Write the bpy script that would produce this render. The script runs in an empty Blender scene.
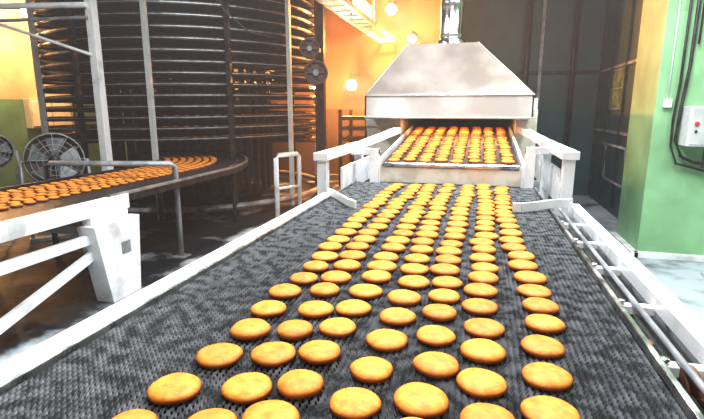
import bpy, math, random
import numpy as np
from mathutils import Vector, Matrix
random.seed(7); rng=np.random.default_rng(5)
S=bpy.context.scene
COL=S.collection
pi=math.pi

# ---------------------------------------------------------------- materials
def newmat(name):
    m=bpy.data.materials.new(name); m.use_nodes=True
    nt=m.node_tree; b=nt.nodes['Principled BSDF']
    return m,nt,b
def noise_mat(name,c1,c2,scale=5,rough=(.4,.6),metal=0,bump=0.0,detail=6,pos=(.4,.6),bscale=None,emit=None):
    m,nt,b=newmat(name); N=nt.nodes; L=nt.links
    tc=N.new('ShaderNodeTexCoord'); n=N.new('ShaderNodeTexNoise')
    n.inputs['Scale'].default_value=scale; n.inputs['Detail'].default_value=detail
    L.new(tc.outputs['Object'],n.inputs['Vector'])
    r=N.new('ShaderNodeValToRGB'); r.color_ramp.elements[0].position=pos[0]; r.color_ramp.elements[1].position=pos[1]
    r.color_ramp.elements[0].color=(*c1,1); r.color_ramp.elements[1].color=(*c2,1)
    L.new(n.outputs['Fac'],r.inputs['Fac']); L.new(r.outputs['Color'],b.inputs['Base Color'])
    mr=N.new('ShaderNodeMapRange'); mr.inputs['To Min'].default_value=rough[0]; mr.inputs['To Max'].default_value=rough[1]
    mr.inputs['From Min'].default_value=.35; mr.inputs['From Max'].default_value=.65
    L.new(n.outputs['Fac'],mr.inputs['Value']); L.new(mr.outputs['Result'],b.inputs['Roughness'])
    b.inputs['Metallic'].default_value=metal
    if bump>0:
        n2=N.new('ShaderNodeTexNoise'); n2.inputs['Scale'].default_value=bscale or scale*6; n2.inputs['Detail'].default_value=4
        L.new(tc.outputs['Object'],n2.inputs['Vector'])
        bp=N.new('ShaderNodeBump'); bp.inputs['Strength'].default_value=bump; bp.inputs['Distance'].default_value=.01
        L.new(n2.outputs['Fac'],bp.inputs['Height']); L.new(bp.outputs['Normal'],b.inputs['Normal'])
    return m
white=noise_mat('white_paint',(.50,.51,.51),(.76,.77,.78),5,(.18,.35),0,.06,pos=(.28,.45))
grey=noise_mat('grey_paint',(.18,.19,.20),(.32,.33,.34),8,(.4,.55),.2)
steel=noise_mat('steel',(.45,.45,.46),(.7,.7,.7),10,(.2,.4),1)
tiersteel=noise_mat('tier_rim_steel',(.30,.31,.32),(.45,.46,.47),10,(.3,.45),.7)
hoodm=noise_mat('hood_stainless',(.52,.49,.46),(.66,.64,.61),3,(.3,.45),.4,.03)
hoodtop=noise_mat('hood_slope_shaded',(.20,.165,.14),(.31,.27,.235),2,(.35,.5),.3,.03)  # darker copy of the hood metal, shade of the slope put into its colour
chrome=noise_mat('bright_duct',(.6,.6,.6),(.8,.8,.8),6,(.12,.3),1,.1)
dark=noise_mat('dark_steel',(.012,.012,.013),(.045,.042,.04),9,(.35,.6),.5)
black=noise_mat('black_rubber',(.008,.008,.008),(.018,.018,.018),9,(.5,.8),0)
wirem=noise_mat('belt_wire',(.20,.21,.22),(.50,.52,.54),30,(.22,.38),.5)
cream=noise_mat('cream_enamel',(.55,.50,.40),(.72,.68,.58),9,(.4,.6))
brown=noise_mat('rusty_gear',(.08,.03,.015),(.25,.10,.05),20,(.5,.7),.3)
motorm=noise_mat('motor_brown',(.05,.035,.03),(.12,.09,.07),12,(.4,.6),.3)
redm=noise_mat('red_plastic',(.5,.02,.02),(.6,.03,.03),9)
panelg=noise_mat('panel_grey',(.42,.44,.43),(.52,.54,.52),5)
ceilm=noise_mat('ceiling_paint',(.06,.045,.035),(.12,.09,.07),2,(.7,.9))

floorm,nt,b=newmat('worn_concrete_light_streak'); N=nt.nodes; L=nt.links
g=N.new('ShaderNodeNewGeometry'); sx=N.new('ShaderNodeSeparateXYZ'); L.new(g.outputs['Position'],sx.inputs[0])
n=N.new('ShaderNodeTexNoise'); n.inputs['Scale'].default_value=1.6; n.inputs['Detail'].default_value=10; n.inputs['Roughness'].default_value=.65; L.new(g.outputs['Position'],n.inputs['Vector'])
def math_(op,a,bb):
    m=N.new('ShaderNodeMath'); m.operation=op
    for i,x in enumerate((a,bb)):
        if isinstance(x,(int,float)): m.inputs[i].default_value=x
        else: L.new(x,m.inputs[i])
    return m.outputs[0]
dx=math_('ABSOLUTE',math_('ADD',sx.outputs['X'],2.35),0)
light_streak=N.new('ShaderNodeMapRange'); L.new(dx,light_streak.inputs['Value']); light_streak.inputs['From Min'].default_value=.15; light_streak.inputs['From Max'].default_value=.5; light_streak.inputs['To Min'].default_value=.25; light_streak.inputs['To Max'].default_value=0  # streak of reflected light painted into the floor colour along the aisle
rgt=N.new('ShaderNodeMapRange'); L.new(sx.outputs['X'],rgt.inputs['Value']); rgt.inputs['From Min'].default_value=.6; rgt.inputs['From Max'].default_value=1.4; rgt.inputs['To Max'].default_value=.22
f=math_('ADD',math_('ADD',n.outputs['Fac'],light_streak.outputs[0]),rgt.outputs[0])
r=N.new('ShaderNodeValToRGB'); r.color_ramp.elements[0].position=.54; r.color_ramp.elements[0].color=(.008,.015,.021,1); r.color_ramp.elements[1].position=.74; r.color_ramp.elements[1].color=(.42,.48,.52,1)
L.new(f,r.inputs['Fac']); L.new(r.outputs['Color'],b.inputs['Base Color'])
mr=N.new('ShaderNodeMapRange'); L.new(n.outputs['Fac'],mr.inputs['Value']); mr.inputs['From Min'].default_value=.35; mr.inputs['From Max'].default_value=.65; mr.inputs['To Min'].default_value=.4; mr.inputs['To Max'].default_value=.7
L.new(mr.outputs[0],b.inputs['Roughness']); b.inputs['Specular IOR Level'].default_value=.3
bp=N.new('ShaderNodeBump'); bp.inputs['Strength'].default_value=.25; bp.inputs['Distance'].default_value=.02; L.new(n.outputs['Fac'],bp.inputs['Height']); L.new(bp.outputs['Normal'],b.inputs['Normal'])

def emis(name,col,st):
    m,nt,b=newmat(name); b.inputs['Emission Color'].default_value=(*col,1); b.inputs['Emission Strength'].default_value=st
    b.inputs['Base Color'].default_value=(*col,1); return m
lampm=emis('warm_bulb',(1,.82,.5),70)
tubem=emis('white_tube',(1,.97,.92),6)

def dado(name,low,up,zsplit):
    m,nt,b=newmat(name); N=nt.nodes; L=nt.links
    g=N.new('ShaderNodeNewGeometry'); sx=N.new('ShaderNodeSeparateXYZ'); L.new(g.outputs['Position'],sx.inputs[0])
    gt=N.new('ShaderNodeMath'); gt.operation='GREATER_THAN'; gt.inputs[1].default_value=zsplit; L.new(sx.outputs['Z'],gt.inputs[0])
    mx=N.new('ShaderNodeMix'); mx.data_type='RGBA'; mx.inputs[6].default_value=(*low,1); mx.inputs[7].default_value=(*up,1)
    L.new(gt.outputs[0],mx.inputs[0])
    n=N.new('ShaderNodeTexNoise'); n.inputs['Scale'].default_value=1.8; n.inputs['Detail'].default_value=9; L.new(g.outputs['Position'],n.inputs['Vector'])
    mr=N.new('ShaderNodeMapRange'); mr.inputs['From Min'].default_value=.35; mr.inputs['From Max'].default_value=.65; mr.inputs['To Min'].default_value=.65; mr.inputs['To Max'].default_value=1.1
    L.new(n.outputs['Fac'],mr.inputs['Value'])
    m2=N.new('ShaderNodeMix'); m2.data_type='RGBA'; m2.blend_type='MULTIPLY'; m2.inputs[0].default_value=1
    L.new(mx.outputs[2],m2.inputs[6]); L.new(mr.outputs['Result'],m2.inputs[7]); L.new(m2.outputs[2],b.inputs['Base Color'])
    b.inputs['Roughness'].default_value=.5
    return m
wleft=dado('wall_green_cream',(.10,.25,.18),(.50,.38,.27),1.7)
wback=dado('wall_brown',(.05,.03,.02),(.12,.065,.042),1.5)
wdark=dado('wall_dark_teal',(.026,.075,.080),(.032,.075,.070),1.9)
pillarm=dado('pillar_green',(.24,.47,.24),(.21,.43,.21),2.4)

cookm,nt,b=newmat('baked_biscuit'); N=nt.nodes; L=nt.links
g=N.new('ShaderNodeNewGeometry'); n=N.new('ShaderNodeTexNoise'); n.inputs['Scale'].default_value=50; n.inputs['Detail'].default_value=7; n.inputs['Roughness'].default_value=.62
L.new(g.outputs['Position'],n.inputs['Vector'])
r=N.new('ShaderNodeValToRGB'); r.color_ramp.elements[0].color=(.54,.175,.018,1); r.color_ramp.elements[0].position=.34
r.color_ramp.elements[1].color=(.76,.30,.042,1); r.color_ramp.elements[1].position=.60
L.new(n.outputs['Fac'],r.inputs['Fac'])
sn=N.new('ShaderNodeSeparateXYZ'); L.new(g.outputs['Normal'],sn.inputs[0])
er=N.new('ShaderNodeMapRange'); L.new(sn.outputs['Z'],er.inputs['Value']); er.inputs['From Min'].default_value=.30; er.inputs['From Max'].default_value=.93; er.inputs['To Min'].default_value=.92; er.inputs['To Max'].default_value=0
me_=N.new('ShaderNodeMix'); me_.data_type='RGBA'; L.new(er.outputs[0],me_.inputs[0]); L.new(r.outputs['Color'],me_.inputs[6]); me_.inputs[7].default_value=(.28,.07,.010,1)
mr=N.new('ShaderNodeMapRange'); mr.inputs['To Min'].default_value=.78; mr.inputs['To Max'].default_value=1.10; L.new(g.outputs['Random Per Island'],mr.inputs['Value'])
m2=N.new('ShaderNodeMix'); m2.data_type='RGBA'; m2.blend_type='MULTIPLY'; m2.inputs[0].default_value=1
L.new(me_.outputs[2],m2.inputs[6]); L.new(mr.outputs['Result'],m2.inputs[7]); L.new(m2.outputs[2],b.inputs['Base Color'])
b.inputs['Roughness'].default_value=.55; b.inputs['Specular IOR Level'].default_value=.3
n2=N.new('ShaderNodeTexNoise'); n2.inputs['Scale'].default_value=150; n2.inputs['Detail'].default_value=5; L.new(g.outputs['Position'],n2.inputs['Vector'])
bp=N.new('ShaderNodeBump'); bp.inputs['Strength'].default_value=.45; bp.inputs['Distance'].default_value=.0025
L.new(n2.outputs['Fac'],bp.inputs['Height']); L.new(bp.outputs['Normal'],b.inputs['Normal'])

beltm,nt,b=newmat('mesh_belt'); N=nt.nodes; L=nt.links
tc=N.new('ShaderNodeTexCoord'); v=N.new('ShaderNodeTexVoronoi'); v.inputs['Scale'].default_value=60; L.new(tc.outputs['Object'],v.inputs['Vector'])
r=N.new('ShaderNodeValToRGB'); r.color_ramp.elements[0].color=(.20,.20,.20,1); r.color_ramp.elements[1].color=(.015,.015,.015,1); r.color_ramp.elements[1].position=.5
L.new(v.outputs['Distance'],r.inputs['Fac']); L.new(r.outputs['Color'],b.inputs['Base Color']); b.inputs['Metallic'].default_value=.5; b.inputs['Roughness'].default_value=.4

# ---------------------------------------------------------------- mesh builder
class B:
    def __init__(s,name): s.n=name; s.v=[]; s.f=[]; s.mi=[]; s.sm=[]; s.mats=[]
    def m(s,mat):
        if mat not in s.mats: s.mats.append(mat)
        return s.mats.index(mat)
    def add(s,vs,fs,mat,smooth=False):
        o=len(s.v); s.v+= [tuple(x) for x in vs]; i=s.m(mat)
        for f in fs: s.f.append([o+k for k in f]); s.mi.append(i); s.sm.append(smooth)
    def box(s,x0,x1,y0,y1,z0,z1,mat,rot=0,c=None):
        vs=[(x,y,z) for z in (z0,z1) for y in (y0,y1) for x in (x0,x1)]
        if rot:
            cx,cy=c if c else ((x0+x1)/2,(y0+y1)/2); cr,sr=math.cos(rot),math.sin(rot)
            vs=[(cx+(x-cx)*cr-(y-cy)*sr, cy+(x-cx)*sr+(y-cy)*cr, z) for x,y,z in vs]
        s.add(vs,[(0,2,3,1),(4,5,7,6),(0,1,5,4),(2,6,7,3),(0,4,6,2),(1,3,7,5)],mat)
    def hexa(s,v8,mat): s.add(v8,[(0,2,3,1),(4,5,7,6),(0,1,5,4),(2,6,7,3),(0,4,6,2),(1,3,7,5)],mat)
    def beam(s,p,q,w,h,mat):
        p=Vector(p); q=Vector(q); d=(q-p).normalized()
        up=Vector((0,0,1)) if abs(d.z)<.95 else Vector((0,1,0))
        a=d.cross(up).normalized()*w/2; bb=a.cross(d).normalized()*h/2
        vs=[P+sa*a+sb*bb for sb in(-1,1) for P in (p,q) for sa in (-1,1)]
        s.hexa(vs,mat)
    def tube(s,pts,r,mat,n=10):
        pts=[Vector(p) for p in pts]; vs=[];fs=[]
        for i,p in enumerate(pts):
            d=(pts[min(i+1,len(pts)-1)]-pts[max(i-1,0)]).normalized()
            up=Vector((0,0,1)) if abs(d.z)<.9 else Vector((0,1,0))
            a=d.cross(up).normalized(); c=a.cross(d).normalized()
            for k in range(n):
                t=2*pi*k/n; vs.append(p+r*(math.cos(t)*a+math.sin(t)*c))
        for i in range(len(pts)-1):
            for k in range(n):
                k2=(k+1)%n; fs.append((i*n+k,i*n+k2,(i+1)*n+k2,(i+1)*n+k))
        fs.append(tuple(range(n-1,-1,-1))); fs.append(tuple((len(pts)-1)*n+k for k in range(n)))
        s.add(vs,fs,mat,True)
    def lathe(s,prof,c,axis,mat,n=32,smooth=True):
        axis=Vector(axis).normalized(); up=Vector((0,0,1)) if abs(axis.z)<.9 else Vector((1,0,0))
        a=axis.cross(up).normalized(); bb=axis.cross(a).normalized(); c=Vector(c); vs=[];fs=[]
        for r,h in prof:
            for k in range(n):
                t=2*pi*k/n; vs.append(c+axis*h+r*(math.cos(t)*a+math.sin(t)*bb))
        for i in range(len(prof)-1):
            for k in range(n):
                k2=(k+1)%n; fs.append((i*n+k,i*n+k2,(i+1)*n+k2,(i+1)*n+k))
        s.add(vs,fs,mat,smooth)
    def torus(s,c,axis,R,r,mat,n=36):
        prof=[(R+r*math.cos(t),r*math.sin(t)) for t in [2*pi*i/8 for i in range(9)]]
        s.lathe(prof,c,axis,mat,n)
    def done(s,bevel=0):
        me=bpy.data.meshes.new(s.n); me.from_pydata(s.v,[],s.f)
        for m in s.mats: me.materials.append(m)
        me.polygons.foreach_set('material_index',s.mi); me.polygons.foreach_set('use_smooth',s.sm)
        me.update(); o=bpy.data.objects.new(s.n,me); COL.objects.link(o)
        if bevel:
            md=o.modifiers.new('bevel','BEVEL'); md.width=bevel; md.segments=2; md.limit_method='ANGLE'; md.angle_limit=.9
        return o
def fast(name,V,F,mat,smooth=False):
    me=bpy.data.meshes.new(name); me.vertices.add(len(V)); me.vertices.foreach_set('co',np.asarray(V,dtype=np.float32).ravel())
    F=np.asarray(F,dtype=np.int32); k=F.shape[1]
    me.loops.add(F.size); me.loops.foreach_set('vertex_index',F.ravel()); me.polygons.add(len(F))
    me.polygons.foreach_set('loop_start',np.arange(0,F.size,k,dtype=np.int32))
    me.polygons.foreach_set('loop_total',np.full(len(F),k,dtype=np.int32))
    me.polygons.foreach_set('use_smooth',np.full(len(F),smooth)); me.update(calc_edges=True); me.validate()
    me.materials.append(mat); o=bpy.data.objects.new(name,me); COL.objects.link(o); return o

# ---------------------------------------------------------------- cookies
def cookie_template(n=28,lod=0):
    prof=[(.0375,0.0),(.0430,.003),(.0450,.0078),(.0436,.0122),(.0390,.0160),(.0315,.0190),(.0215,.0210),(.010,.0219)]
    if lod: prof=[(.040,0.0),(.0465,.008),(.038,.017),(.014,.0225)]
    V=[];F=[]
    for r,z in prof:
        for k in range(n):
            t=2*pi*k/n; V.append((r*math.cos(t),r*math.sin(t),z))
    for i in range(len(prof)-1):
        for k in range(n):
            k2=(k+1)%n; F.append((i*n+k,i*n+k2,(i+1)*n+k2,(i+1)*n+k))
    V.append((0,0,prof[-1][1]+.0003)); c=len(V)-1; o=(len(prof)-1)*n
    for k in range(0,n,2): F.append((o+k,o+(k+1)%n,o+(k+2)%n,c))
    return np.array(V),np.array(F)
def cookies(name,plist,lod=0,n=28,slope=0):
    T,F=cookie_template(n,lod); VV=[];FF=[]
    ang=np.arctan2(T[:,1],T[:,0])
    for i,(x,y,z) in enumerate(plist):
        V=T.copy(); s=rng.uniform(.94,1.05); sx=s*rng.uniform(.97,1.04)
        wob=1+.018*np.sin(3*ang+rng.uniform(0,6))+.012*np.sin(5*ang+rng.uniform(0,6))
        V[:,0]*=sx*wob; V[:,1]*=s*wob; V[:,2]*=rng.uniform(.88,1.1)
        t=rng.uniform(0,6.28); c,sn=math.cos(t),math.sin(t)
        X=V[:,0]*c-V[:,1]*sn; Y=V[:,0]*sn+V[:,1]*c
        Z=V[:,2]+slope*Y
        VV.append(np.stack([X+x,Y+y,Z+z],1)); FF.append(F+i*len(T))
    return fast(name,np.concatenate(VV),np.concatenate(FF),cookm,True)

BZ=1.0
pl=[]
NL=7
for li in range(NL):
    x=-.495+.108*li
    y=.46+(li*.43%1)*.07
    ph=rng.uniform(0,6)
    while y<3.19:
        near=max(0,1-y/1.1)
        xx=x-near*.05*(li/(NL-1))+.014*math.sin(y*2.5+ph)+rng.uniform(-.010,.010)
        pl.append((xx,y+.05*(x+.2)+rng.uniform(-.004,.004),BZ+.0055))
        y+=.097+rng.uniform(0,.018)+.010*(y<1.2)
# nudge apart any touching biscuits
P=np.array(pl)
for it in range(30):
    for i in range(len(P)):
        d=P[:,:2]-P[i,:2]; L_=np.hypot(d[:,0],d[:,1]); L_[i]=9
        for j in np.where(L_<.094)[0]:
            u=d[j]/max(L_[j],1e-4); k=(.094-L_[j])/2; P[i,:2]-=u*k; P[j,:2]+=u*k
P[:,1]=np.minimum(P[:,1],3.19)
cookies('cookies_on_belt',[tuple(q) for q in P])

# ---------------------------------------------------------------- main conveyor
XL,XR=-.80,.36; Y0,Y1=-.9,3.24
conv=bpy.data.objects.new('main_conveyor',None); COL.objects.link(conv)
p=.0126; rows=int((Y1-(-.1))/p); ns=int((XR-XL)/(p/2))
ii=np.arange(ns+1); xs=XL+.004+ii*(XR-XL-.008)/ns
V=[];F=[]
for j in range(rows):
    yb=-.1+j*p; zz=(ii%2)*p*.95
    base=j*(ns+1)*3
    y=yb+zz
    for (dy,z) in ((-.0024,.9980),(0,1.0043),(.0024,.9980)):
        V.append(np.stack([xs,y+dy,np.full_like(xs,z+0.0)+ (ii%2)*.0015],1))
    k=np.arange(ns)
    for a in range(2):
        q=np.stack([base+a*(ns+1)+k,base+a*(ns+1)+k+1,base+(a+1)*(ns+1)+k+1,base+(a+1)*(ns+1)+k],1); F.append(q)
w=fast('woven_wire_belt',np.concatenate(V),np.concatenate(F),wirem); w.parent=conv
b=B('belt_bed'); b.box(XL,XR,Y0,Y1,.955,.992,black)
b.lathe([(0,0),(.04,0),(.04,XR-XL),(0,XR-XL)],(XL,Y1-.01,.95),(1,0,0),dark,24)
for i in range(9): b.tube([(XL,-.5+.45*i,.93),(XR,-.5+.45*i,.93)],.022,dark)
o=b.done(); o.parent=conv
b=B('side_frames')
b.box(-.865,-.81,Y0,2.65,.985,1.022,white); b.box(-.865,-.85,Y0,2.65,.80,.985,white)
b.box(-.81,-.802,Y0,3.22,.96,1.016,steel)
b.box(XR+.004,XR+.018,Y0,3.22,.96,1.015,steel)
b.box(.375,.44,Y0,2.7,.93,.945,dark)
b.box(.485,.535,Y0,2.72,.965,1.01,white); b.box(.52,.535,Y0,2.72,.80,.965,white)
for i in range(10):
    y=-.6+.33*i; b.box(.375,.49,y,y+.03,.95,.975,white)
    b.lathe([(0,0),(.011,0),(.011,.012),(0,.012)],(.405,y+.015,.975),(0,0,1),steel,8)
b.tube([(.435,Y0,.985),(.435,2.7,.985)],.008,grey)
b.tube([(.41,1.2,.96),(.41,1.2,.86)],.02,brown); b.lathe([(0,0),(.05,0),(.05,.03),(0,.03)],(.43,1.05,.93),(1,0,0),brown,16)
b.lathe([(0,0),(.06,0),(.06,.03),(0,.03)],(.44,.95,.90),(1,0,0),brown,16)
for y in (-.7,.9,2.4):
    for x in (-.84,.51):
        b.box(x-.03,x+.03,y-.03,y+.03,0,.82,white); b.box(x-.06,x+.06,y-.06,y+.06,0,.015,grey)
    b.box(-.84,.51,y-.02,y+.02,.25,.30,white); b.box(-.84,.51,y-.02,y+.02,.82,.88,white)
b.box(-.85,-.83,-.7,2.4,.30,.35,white); b.box(.50,.52,-.7,2.4,.30,.35,white)
o=b.done(.003); o.parent=conv
b=B('guide_plates')
def ribbon(b,pts,z0,z1,t,mat):
    for i in range(len(pts)-1):
        b.beam((pts[i][0],pts[i][1],(z0+z1)/2),(pts[i+1][0],pts[i+1][1],(z0+z1)/2),t,z1-z0,mat)
ribbon(b,[(-.58,2.30),(-.64,2.36),(-.70,2.46),(-.78,2.58),(-.83,2.64)],1.012,1.05,.012,white)
ribbon(b,[(.18,2.42),(.22,2.42),(.30,2.48),(.38,2.56),(.48,2.62)],1.012,1.055,.014,white)
o=b.done(); o.parent=conv

# ---------------------------------------------------------------- oven outfeed conveyor
ov=bpy.data.objects.new('tunnel_oven',None); COL.objects.link(ov)
b=B('outfeed_conveyor')
ux0,ux1=-.64,.27
sl=.105; uy0,uy1=3.30,5.0
def uz(y): return 1.135+sl*(y-3.3)
b.hexa([(ux0,uy0,uz(uy0)-.03),(ux1,uy0,uz(uy0)-.03),(ux0,uy1,uz(uy1)-.03),(ux1,uy1,uz(uy1)-.03),
        (ux0,uy0,uz(uy0)),(ux1,uy0,uz(uy0)),(ux0,uy1,uz(uy1)),(ux1,uy1,uz(uy1))],beltm)
b.box(ux0-.01,ux1+.01,3.272,3.30,1.005,1.13,cream)
b.lathe([(0,0),(.022,0),(.022,.91),(0,.91)],(ux0,3.285,1.125),(1,0,0),steel,16)
for sx_ in (ux0-.03,ux1+.01):
    b.hexa([(sx_,3.28,.98),(sx_+.02,3.28,.98),(sx_,5.0,1.1),(sx_+.02,5.0,1.1),(sx_,3.28,1.16),(sx_+.02,3.28,1.16),(sx_,5.0,1.16+sl*1.7),(sx_+.02,5.0,1.16+sl*1.7)],white)
b.box(ux0,ux1,uy1,8.6,uz(uy1)-.06,uz(uy1)-.03,dark)
o=b.done(.002); o.parent=ov
b=B('outfeed_frame')
b.box(-.92,-.86,2.70,2.76,.0,1.23,white); b.box(-.93,-.85,2.68,2.80,.92,.99,white)
b.box(-.935,-.845,2.68,3.75,1.205,1.25,white)
b.box(-.86,-.84,3.0,4.3,.95,1.13,white)
b.box(-.72,-.66,3.25,3.32,.98,1.235,white); b.box(-.86,-.66,3.26,3.31,1.19,1.235,white)
b.beam((-.89,3.75,1.23),(-.70,4.3,1.32),.07,.05,white)
b.box(-.92,-.86,3.6,3.66,0,1.21,white)
b.box(.455,.515,2.80,2.86,0,1.26,white); b.box(.43,.53,2.77,2.90,.92,.99,white)
b.box(.44,.53,2.78,3.9,1.235,1.28,white); b.box(.30,.36,3.25,3.32,.98,1.265,white)
b.box(.30,.50,3.26,3.31,1.22,1.265,white); b.box(.47,.49,3.0,4.3,.95,1.15,white)
b.beam((.485,3.9,1.26),(.36,4.5,1.33),.07,.05,white)
b.box(.455,.515,3.7,3.76,0,1.24,white)
b.box(-.9,.5,3.9,3.96,.9,.96,grey)
o=b.done(.003); o.parent=ov
b=B('extraction_hood')
hx0,hx1,hy0,hy1=-1.0,.43,4.3,5.5; z0,z1,z2=1.43,1.62,2.10
tx0,tx1,ty0,ty1=-.69,-.045,4.72,5.15
b.box(hx0,hx1,hy0,hy0+.012,z0,z1,hoodm); b.box(hx0,hx1,hy1-.012,hy1,z0,z1,hoodm)
b.box(hx0,hx0+.012,hy0,hy1,z0,z1,hoodm); b.box(hx1-.012,hx1,hy0,hy1,z0,z1,hoodm)
def ring(x0,x1,y0,y1,z): return [(x0,y0,z),(x1,y0,z),(x1,y1,z),(x0,y1,z)]
lv=[ring(hx0,hx1,hy0,hy1,z1),ring(hx0+.012,hx1-.012,hy0+.012,hy1-.012,z1+.02),ring(tx0,tx1,ty0,ty1,z2)]
for a,c in zip(lv,lv[1:]):
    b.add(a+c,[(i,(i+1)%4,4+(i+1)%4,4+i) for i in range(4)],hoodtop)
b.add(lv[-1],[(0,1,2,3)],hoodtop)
b.tube([(hx0-.005,hy0-.005,z0),(hx1+.005,hy0-.005,z0)],.01,hoodm)
b.tube([(hx0-.005,hy0-.005,z1),(hx1+.005,hy0-.005,z1)],.005,hoodm)
for (p_,q_) in (((hx0,hy0,z1),(tx0,ty0,z2)),((hx1,hy0,z1),(tx1,ty0,z2))): b.tube([p_,q_],.006,hoodm,6)
o=b.done(); o.parent=ov
b=B('exhaust_duct')
dc=(-.30,4.93)
prof=[(.135,2.09),(.135,2.14),(.105,2.16)]
z=2.16
while z<3.9:
    prof+=[(.105,z+.02),(.112,z+.03),(.112,z+.04),(.105,z+.05),(.105,z+.28)]; z+=.28
b.lathe(prof,(dc[0],dc[1],0),(0,0,1),chrome,32)
o=b.done(); o.parent=ov
b=B('oven_body')
oy0,oy1=4.62,8.9
b.box(-1.05,-.72,oy0,oy1,.25,1.50,cream); b.box(.32,.50,oy0,oy1,.25,1.50,cream)
b.box(-1.05,.50,oy0+.05,oy1,1.50,1.60,cream)
b.box(-.72,.32,oy1-.1,oy1,.25,1.6,dark); b.box(-.72,.32,oy0+.2,oy1,.25,1.0,dark)
for x in (-1.0,.45):
    for y in (4.8,6.5,8.5): b.box(x-.04,x+.04,y-.04,y+.04,0,.3,grey)
b.box(-1.06,-.72,oy0-.012,oy0,1.34,1.43,cream)
o=b.done(.004); o.parent=ov
pl=[]
for i in range(8):
    x=ux0+.07+i*.11
    y=3.36+(i%2)*.03
    while y<4.97:
        pl.append((x+rng.uniform(-.006,.006),y+rng.uniform(-.008,.008),uz(y)+.001)); y+=.105
o=cookies('cookies_on_outfeed',pl,1,18,slope=sl); o.parent=ov

# ---------------------------------------------------------------- spiral cooling tower
tw=bpy.data.objects.new('spiral_cooling_tower',None); COL.objects.link(tw)
cx,cy,R=-5.02,7.8,2.25
pitch=.147; tiers=19; zt=.98; seg=72; TT=3.9
b=B('spiral_tiers')
def strip(b,rads_z,mat,smooth=True):
    vs=[];fs=[];k=len(rads_z)
    tot=tiers*seg
    for i in range(tot+1):
        t=2*pi*i/seg; z=zt+pitch*i/seg; c,s=math.cos(t),math.sin(t)
        for r,dz in rads_z: vs.append((cx+r*c,cy+r*s,z+dz))
    for i in range(tot):
        for j in range(k-1): fs.append((i*k+j,(i+1)*k+j,(i+1)*k+j+1,i*k+j+1))
    b.add(vs,fs,mat,smooth)
strip(b,[(R-.7,0),(R-.03,0)],beltm)
strip(b,[(R-.03,.022),(R,.022),(R,-.022),(R-.03,-.022)],dark,False)
strip(b,[(R+.012,.005),(R+.012,-.006)],tiersteel,False)
strip(b,[(R-.7,.03),(R-.7,-.03)],dark,False)
o=b.done(); o.parent=tw
b=B('tower_posts')
for k in range(14):
    t=2*pi*k/14+.13; c,s=math.cos(t),math.sin(t)
    b.box(cx+(R+.06)*c-.03,cx+(R+.06)*c+.03,cy+(R+.06)*s-.03,cy+(R+.06)*s+.03,0,TT,panelg if k%2 else dark)
    for i in range(tiers):
        z=zt+pitch*(i+((t/(2*pi))%1))-.035
        b.beam((cx+(R-.75)*c,cy+(R-.75)*s,z),(cx+(R+.05)*c,cy+(R+.05)*s,z),.025,.03,dark)
for k in range(36):
    t=2*pi*k/36; b.box(cx+(R-.88)*math.cos(t)-.04,cx+(R-.88)*math.cos(t)+.04,cy+(R-.88)*math.sin(t)-.04,cy+(R-.88)*math.sin(t)+.04,.1,TT,dark)
b.lathe([(.9,.0),(.9,TT)],(cx,cy,0),(0,0,1),dark,30)
b.torus((cx,cy,.12),(0,0,1),R+.06,.05,grey,48)
o=b.done(); o.parent=tw
pl=[]
for i in range(tiers-1):
    for k in range(96):
        t=2*pi*k/96+.01*i
        if math.sin(t)>.4: continue
        if math.sin(i*1.7+k*.11)>.75: continue
        for rr in (R-.09,R-.20):
            pl.append((cx+rr*math.cos(t),cy+rr*math.sin(t),zt+pitch*(i+(t/(2*pi)))+.002))
o=cookies('tower_cookies',pl,1,8); o.parent=tw
b=B('drive_wheel_column')
def wheel(b,c,ax,r):
    ax=Vector(ax).normalized(); c=Vector(c); up=Vector((0,0,1)); a=ax.cross(up).normalized(); u=a.cross(ax).normalized()
    b.torus(c,ax,r,.018,motorm,32); b.torus(c+ax*.06,ax,r,.018,motorm,32); b.lathe([(r,0),(r,.08)],c,ax,motorm,32,False)
    b.lathe([(0,.05),(r*.98,.05)],c,ax,motorm,32,False)
    b.lathe([(0,-.03),(r*.28,-.03),(r*.28,.07),(0,.07)],c,ax,grey,20,False)
    for k in range(6):
        t=2*pi*k/6; d=a*math.cos(t)+u*math.sin(t); b.beam(c+d*r*.25+ax*.01,c+d*r+ax*.01,.03,.015,motorm)
wheel(b,(-2.42,6.85,2.36),(-.30,.95,.05),.13); wheel(b,(-2.36,6.95,2.03),(-.30,.95,0),.16)
b.box(-2.42,-2.32,7.2,7.3,0,3.9,dark); b.box(-2.46,-2.34,6.93,7.22,2.33,2.39,dark); b.box(-2.42,-2.3,7.02,7.22,2.0,2.06,dark)
o=b.done()

# ---------------------------------------------------------------- cooling conveyor : arc + straight
cc=bpy.data.objects.new('curved_cooling_conveyor',None); COL.objects.link(cc)
rx,ry,rc=-5.5,4.9,2.1; hw=.56; cz=.80
def pp(off):
    P=[]
    for i in range(31):
        t=math.radians(75-75*i/30); P.append((rx+(rc+off)*math.cos(t),ry+(rc+off)*math.sin(t)))
    for i in range(1,20): P.append((rx+rc+off,ry-i*.25))
    return P
def sweep(b,sec,mat,a=0,e=None,smooth=False):
    cols=[pp(off)[a:e] for off,_ in sec]; n=len(cols[0]); k=len(sec)
    vs=[(cols[j][i][0],cols[j][i][1],cz+sec[j][1]) for i in range(n) for j in range(k)]
    fs=[(i*k+j,(i+1)*k+j,(i+1)*k+j+1,i*k+j+1) for i in range(n-1) for j in range(k-1)]
    b.add(vs,fs,mat,smooth)
b=B('conveyor_belt')
sweep(b,[(-hw,0),(hw,0)],beltm); sweep(b,[(-hw,-.03),(hw,-.03)],dark)
o=b.done(); o.parent=cc
b=B('conveyor_rims')
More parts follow.
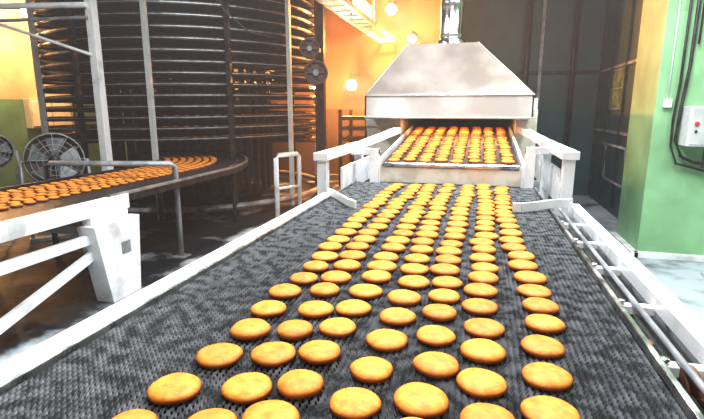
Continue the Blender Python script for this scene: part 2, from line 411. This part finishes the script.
sweep(b,[(hw,.03),(hw+.035,.03),(hw+.035,-.05),(hw,-.05),(hw,.03)],dark,0,38)
sweep(b,[(hw+.005,.032),(hw+.037,.032),(hw+.037,.01)],tiersteel,0,38)
sweep(b,[(hw-.12,.004),(hw-.09,.004)],steel,0,38)
sweep(b,[(-hw-.035,.035),(-hw,.035),(-hw,-.08),(-hw-.035,-.08),(-hw-.035,.035)],dark)
xw=rx+rc+hw
b.box(xw,xw+.05,.2,3.34,.70,.82,white); b.box(xw,xw+.05,.2,3.10,.50,.57,white)
b.hexa([(xw-.04,2.98,.0),(xw+.12,2.98,.0),(xw-.04,3.30,.0),(xw+.12,3.30,.0),(xw-.04,2.86,.64),(xw+.12,2.86,.64),(xw-.04,3.36,.64),(xw+.12,3.36,.64)],white)
b.box(xw+.12,xw+.125,3.12,3.22,.36,.46,grey); b.box(xw-.02,xw+.06,2.9,3.3,.64,.70,white)
b.beam((xw+.02,1.7,.05),(xw+.02,2.98,.42),.04,.07,white)
b.box(xw-1.2,xw-1.14,3.0,3.06,0,.8,white); b.box(xw-1.15,xw,3.1,3.16,.5,.57,white)
for y in (.5,1.5): b.box(xw-.01,xw+.05,y,y+.08,0,.72,white); b.box(xw-1.2,xw-1.12,y,y+.08,0,.8,white)
for tdeg in (20,50):
    t=math.radians(tdeg)
    for rr in (rc+hw-.15,rc-hw): b.tube([(rx+rr*math.cos(t),ry+rr*math.sin(t),0),(rx+rr*math.cos(t),ry+rr*math.sin(t),.75)],.025,dark)
o=b.done(.002); o.parent=cc
b=B('guard_rail')
b.tube([(-2.93,4.2,0),(-2.93,4.2,.94),(-2.96,4.18,.97),(-4.15,3.9,.97),(-4.2,3.89,.94),(-4.2,3.89,0)],.028,grey)
b.box(-3.0,-2.86,4.13,4.27,0,.012,grey)
o=b.done(); o.parent=cc
pl=[]
for rr in np.arange(-.48,.20,.103):
    PP=pp(rr); acc=rng.uniform(0,.05)
    for i in range(len(PP)-1):
        a=Vector(PP[i]);c=Vector(PP[i+1]); l=(c-a).length
        while acc<l:
            q=a+(c-a)*(acc/l); pl.append((q.x,q.y,cz+.002)); acc+=.106+rng.uniform(0,.015)
        acc-=l
o=cookies('cooling_cookies',pl,1,14); o.parent=cc

# ---------------------------------------------------------------- fans
def fan(name,c,ax,r):
    b=B(name); c=Vector(c); ax=Vector(ax).normalized()
    up=Vector((0,0,1)); a=ax.cross(up).normalized(); u=a.cross(ax).normalized()
    b.lathe([(r*.97,-.10),(r,-.10),(r,.04),(r*.97,.04),(r*.97,-.10)],c,ax,grey,40)
    for k in range(1,6): b.torus(c+ax*.05,ax,r*k/5.2,.004,grey,32)
    for k in range(12):
        t=2*pi*k/12; d=a*math.cos(t)+u*math.sin(t); b.tube([c+ax*.05,c+ax*.05+d*r],.004,grey,6)
    b.lathe([(0,.06),(r*.2,.055),(r*.2,-.1),(0,-.1)],c,ax,dark,20)
    for k in range(5):
        t=2*pi*k/5; d=a*math.cos(t)+u*math.sin(t); e=a*math.cos(t+.8)+u*math.sin(t+.8)
        b.add([c+d*r*.18-ax*.03,c+e*r*.18+ax*.02,c+e*r*.9+ax*.02,c+d*r*.88-ax*.05],[(0,1,2,3)],grey)
    b.lathe([(r*.97,-.10),(0,-.12)],c,ax,motorm,40)
    b.tube([c-a*(r+.02),c-a*(r+.03)-u*r*.9,Vector((c.x,c.y,c.z-r*1.1))-a*r,Vector((c.x,c.y,0))-a*r],.018,grey)
    b.tube([c+a*(r+.02),c+a*(r+.03)-u*r*.9,Vector((c.x,c.y,c.z-r*1.1))+a*r,Vector((c.x,c.y,0))+a*r],.018,grey)
    b.beam(Vector((c.x,c.y,.02))-a*r*1.1,Vector((c.x,c.y,.02))+a*r*1.1,.12,.04,grey)
    return b.done()
fan('industrial_fan',(-4.72,4.5,.93),(.72,-.7,.05),.31)
fan('industrial_fan.001',(-5.75,4.6,1.0),(.8,-.6,.05),.22)

b=B('pipe_support_post')
b.box(-4.65,-4.55,5.12,5.22,0,4.15,white); b.box(-4.72,-4.48,5.05,5.29,0,.02,white)
b.tube([(-4.6,5.1,2.72),(-7.5,4.6,2.72),(-8.9,4.6,2.72)],.035,white)
b.tube([(-4.6,5.1,2.58),(-7.5,4.5,2.5),(-8.9,4.5,2.5)],.02,grey)
b.tube([(-4.6,5.1,2.15),(-5.6,4.8,2.5),(-6.2,4.7,2.68)],.02,white)
b.done(.004)

b=B('handrail')
b.tube([(-2.60,5.95,0),(-2.60,5.95,.86),(-2.58,5.98,.90),(-2.42,6.25,.90),(-2.40,6.28,.86),(-2.40,6.28,0)],.033,white)
b.tube([(-2.60,5.95,.45),(-2.40,6.28,.45)],.022,white)
for x,y in((-2.6,5.95),(-2.4,6.28)): b.box(x-.07,x+.07,y-.07,y+.07,0,.012,white)
b.done()

b=B('far_conveyor')
for z in (.95,1.15,1.35):
    b.box(-2.65,-1.5,9.2,10.0,z-.03,z,beltm); b.box(-2.65,-1.5,9.16,9.2,z-.05,z+.02,dark)
for x in (-2.63,-2.1,-1.52): b.box(x-.03,x+.03,9.15,9.22,0,1.5,dark); b.box(x-.03,x+.03,9.98,10.04,0,1.5,dark)
b.box(-2.65,-1.5,9.98,10.04,.2,.5,dark)
fc=b.done()
pl=[(x,y,z) for z in(.951,1.151,1.351) for x in np.arange(-2.58,-1.55,.11) for y in (9.25,9.37,9.49,9.61)]
o=cookies('far_cookies',pl,1,10); o.parent=fc

# ---------------------------------------------------------------- room shell
H=4.2; YB=10.9
def shell(name,*a):
    b=B(name); b.box(*a); return b.done()
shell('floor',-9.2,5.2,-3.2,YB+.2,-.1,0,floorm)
shell('ceiling',-9.2,5.2,-3.2,YB+.2,H,H+.1,ceilm)
shell('wall_left',-9.2,-9,-3,YB,0,H,wleft)
shell('wall_back',-9.2,5.2,YB,YB+.2,0,H,wback)
shell('wall_front',-9.2,5.2,-3.2,-3,0,H,wleft)
shell('wall_right',5,5.2,-3,YB,0,H,pillarm)
b=B('wall_partition'); b.box(-.62,1.95,9.2,9.35,0,H,wdark); b.box(1.95,2.1,6.2,9.35,0,H,wdark); b.box(2.1,5.0,6.05,6.2,0,H,pillarm)
b.done()
b=B('trim_partition')
b.box(1.925,1.95,6.2,9.2,1.15,1.19,grey); b.box(1.925,1.95,6.2,9.2,2.1,2.14,grey)
for y in (6.9,7.6,8.4,9.1): b.box(1.92,1.95,y,y+.05,.1,H,dark)
b.box(1.5,1.55,9.15,9.2,0,H,dark); b.box(.95,1.0,9.15,9.2,0,H,grey); b.box(.6,1.9,9.16,9.2,2.1,2.15,dark)
b.done()
glassm=noise_mat('frosted_green_glass',(.10,.16,.07),(.25,.32,.12),4,(.2,.3))
b=B('window_1'); b.box(1.93,1.952,7.66,8.36,1.5,2.08,glassm)
for z in (1.5,1.79,2.06): b.box(1.92,1.955,7.64,8.38,z,z+.02,grey)
b.done()
b=B('pillar'); b.box(1.66,3.1,5.4,6.2,0,H,pillarm); b.done(.01)
b=B('baseboard_pillar'); b.box(1.62,3.15,5.34,5.4,0,.06,white); b.box(1.59,1.66,5.34,6.2,0,.06,white); b.done(.004)
b=B('floor_curb'); b.box(1.15,1.45,4.3,5.1,0,.03,panelg,.2); b.box(2.0,2.7,3.6,4.9,0,.025,panelg,-.1); b.done(.004)

b=B('conduit_pipes')
b.tube([(1.90,5.36,4.15),(1.90,5.36,1.9),(1.87,5.36,1.5),(1.86,5.36,1.2),(1.92,5.34,1.05),(2.02,5.34,1.0),(2.3,5.34,.95)],.016,dark)
b.tube([(1.84,5.37,4.15),(1.84,5.37,1.75),(1.82,5.37,1.4),(1.83,5.37,1.15),(1.89,5.35,.98),(2.2,5.35,.9)],.012,dark)
b.tube([(1.95,5.37,4.15),(1.95,5.37,2.1)],.01,dark)
b.box(1.72,1.79,5.36,5.398,1.52,1.60,white)
b.tube([(1.755,5.385,1.6),(1.755,5.385,2.6)],.006,white)
b.done()
b=B('electrical_box')
b.box(1.90,2.29,5.20,5.398,1.16,1.53,white); b.box(1.915,2.275,5.192,5.20,1.175,1.515,panelg)
b.lathe([(0,0),(.02,0),(.02,.015),(0,.015)],(1.96,5.192,1.37),(0,-1,0),redm,14); b.lathe([(0,0),(.012,0),(.012,.012),(0,.012)],(1.96,5.192,1.30),(0,-1,0),dark,14)
b.tube([(2.1,5.3,1.18),(2.1,5.3,.95)],.012,dark)
b.done(.004)
b=B('partition_pipes')
b.tube([(1.45,8.9,0),(1.45,8.9,4.15)],.035,dark); b.tube([(1.85,8.2,1.0),(1.85,6.9,1.0),(1.85,6.9,.5),(1.85,7.9,.5),(1.85,7.9,1.0)],.02,grey)
b.tube([(.72,8.9,0),(.72,8.9,4.15)],.05,dark)
b.done()
b=B('ceiling_duct')
b.box(-2.65,-2.3,6.0,10.8,3.3,3.6,white)
for i in range(6): b.box(-2.68,-2.27,6.0+.9*i,6.05+.9*i,3.27,3.63,steel)
for i in range(3): b.box(-2.5,-2.46,6.3+1.7*i,6.34+1.7*i,3.6,4.2,grey)
b.done()
b=B('cable_tray')
b.beam((-2.15,6,2.95),(-2.15,10.8,2.95),.04,.08,white); b.beam((-1.85,6,2.95),(-1.85,10.8,2.95),.04,.08,white)
for i in range(13): b.beam((-2.15,6.2+.37*i,2.93),(-1.85,6.2+.37*i,2.93),.04,.03,white)
for i in range(3): b.box(-2.17,-2.13,6.5+1.7*i,6.54+1.7*i,2.95,4.2,grey)
b.done()
b=B('ceiling_beams')
for y in (4.5,7.5,10.3): b.box(-8.9,1.6,y,y+.2,3.95,4.2,grey)
b.done()
b=B('wall_control_panel'); b.box(-9,-8.85,8.0,9.05,1.12,1.72,panelg); b.box(-8.85,-8.84,8.04,8.5,1.16,1.68,white); b.box(-8.85,-8.84,8.55,9.0,1.16,1.68,white); b.done(.01)
b=B('hanging_cable')
b.tube([(-3.2,5.2,4.15),(-3.05,5.2,3.1),(-2.85,5.2,2.6),(-2.55,5.2,2.35),(-2.3,5.3,2.3)],.008,black,6); b.done()

# ---------------------------------------------------------------- lamps (wall mounted bulbs)
def lamp(name,c,e,wall,r=.09,col=(1,.38,.09)):
    b=B(name); prof=[(r*math.sin(t),-r*math.cos(t)) for t in [pi*i/10 for i in range(11)]]
    b.lathe(prof,c,(0,0,1),lampm,20)
    b.lathe([(0,r*1.5),(.03,r*1.5),(.035,r*.8),(.03,r*.7)],c,(0,0,1),dark,16)
    W=Vector(c); W[wall[0]]=wall[1]; W.z=c[2]+r*2.3
    b.tube([(c[0],c[1],c[2]+r*1.4),(c[0],c[1],c[2]+r*2.1),W],.015,dark)
    b.done()
    l=bpy.data.lights.new(name+'_light','POINT'); l.energy=e; l.color=col; l.shadow_soft_size=.06
    o=bpy.data.objects.new(name+'_light',l); d=Vector(c)-W; d.z=0; d.normalize()
    o.location=Vector(c)+d*(r+.08); COL.objects.link(o)
lamp('wall_lamp',(-1.84,10.2,3.48),550,(1,YB),.10)
lamp('wall_lamp.001',(-2.67,10.2,2.01),750,(1,YB),.11)
lamp('wall_lamp.002',(-1.40,10.2,2.90),220,(1,YB),.08)
lamp('wall_lamp.003',(-8.45,7.9,3.35),520,(0,-9.0),.13,(1,.50,.18))
lamp('wall_lamp.004',(-8.5,6.1,2.85),130,(0,-9.0),.09,(1,.50,.18))
def area(name,loc,sx,sy,e,col):
    l=bpy.data.lights.new(name,'AREA'); l.shape='RECTANGLE'; l.size=sx; l.size_y=sy; l.energy=e; l.color=col
    o=bpy.data.objects.new(name,l); o.location=loc; COL.objects.link(o); return o
area('oven_mouth_fill',(-.2,4.62,1.42),.8,.15,6,(1,.5,.2))  # added warm fill over the outfeed cookies, no burner is modelled
def fixture(name,x,y,e,col=(.93,.97,1)):
    b=B(name); b.box(x-.15,x+.15,y-.75,y+.75,3.98,4.04,white)
    b.tube([(x-.07,y-.7,3.96),(x-.07,y+.7,3.96)],.018,tubem); b.tube([(x+.07,y-.7,3.96),(x+.07,y+.7,3.96)],.018,tubem)
    b.box(x-.02,x+.02,y-.5,y-.46,4.04,4.2,grey); b.box(x-.02,x+.02,y+.46,y+.5,4.04,4.2,grey); b.done()
    area(name+'_light',(x,y,3.93),.3,1.4,e,col)
fixture('fluorescent_fixture',-.3,2.7,150); fixture('fluorescent_fixture.001',1.0,3.6,110); fixture('fluorescent_fixture.002',-.3,.4,95)
fixture('fluorescent_fixture.003',-2.6,3.2,90,(.85,.94,1)); fixture('fluorescent_fixture.004',3.0,3.2,70)
# thin haze added throughout the room to give the lamps a glow
w=bpy.data.worlds.new('world'); S.world=w; w.use_nodes=True; w.node_tree.nodes['Background'].inputs[0].default_value=(.5,.55,.6,1); w.node_tree.nodes['Background'].inputs[1].default_value=.3
vs=w.node_tree.nodes.new('ShaderNodeVolumeScatter'); vs.inputs['Density'].default_value=.011; vs.inputs['Anisotropy'].default_value=.3
w.node_tree.links.new(vs.outputs[0],w.node_tree.nodes['World Output'].inputs['Volume'])

# ---------------------------------------------------------------- camera
cam=bpy.data.cameras.new('camera'); co=bpy.data.objects.new('camera',cam); COL.objects.link(co)
co.location=(0,0,1.5); co.rotation_euler=(math.radians(90-11.77),0,math.radians(14.6))
cam.sensor_width=36; cam.lens=36*480/704; cam.clip_start=.02
S.camera=co
S.view_settings.view_transform='Standard'; S.view_settings.exposure=.15
try: S.view_settings.look='Medium High Contrast'
except Exception as e: print('look',e)
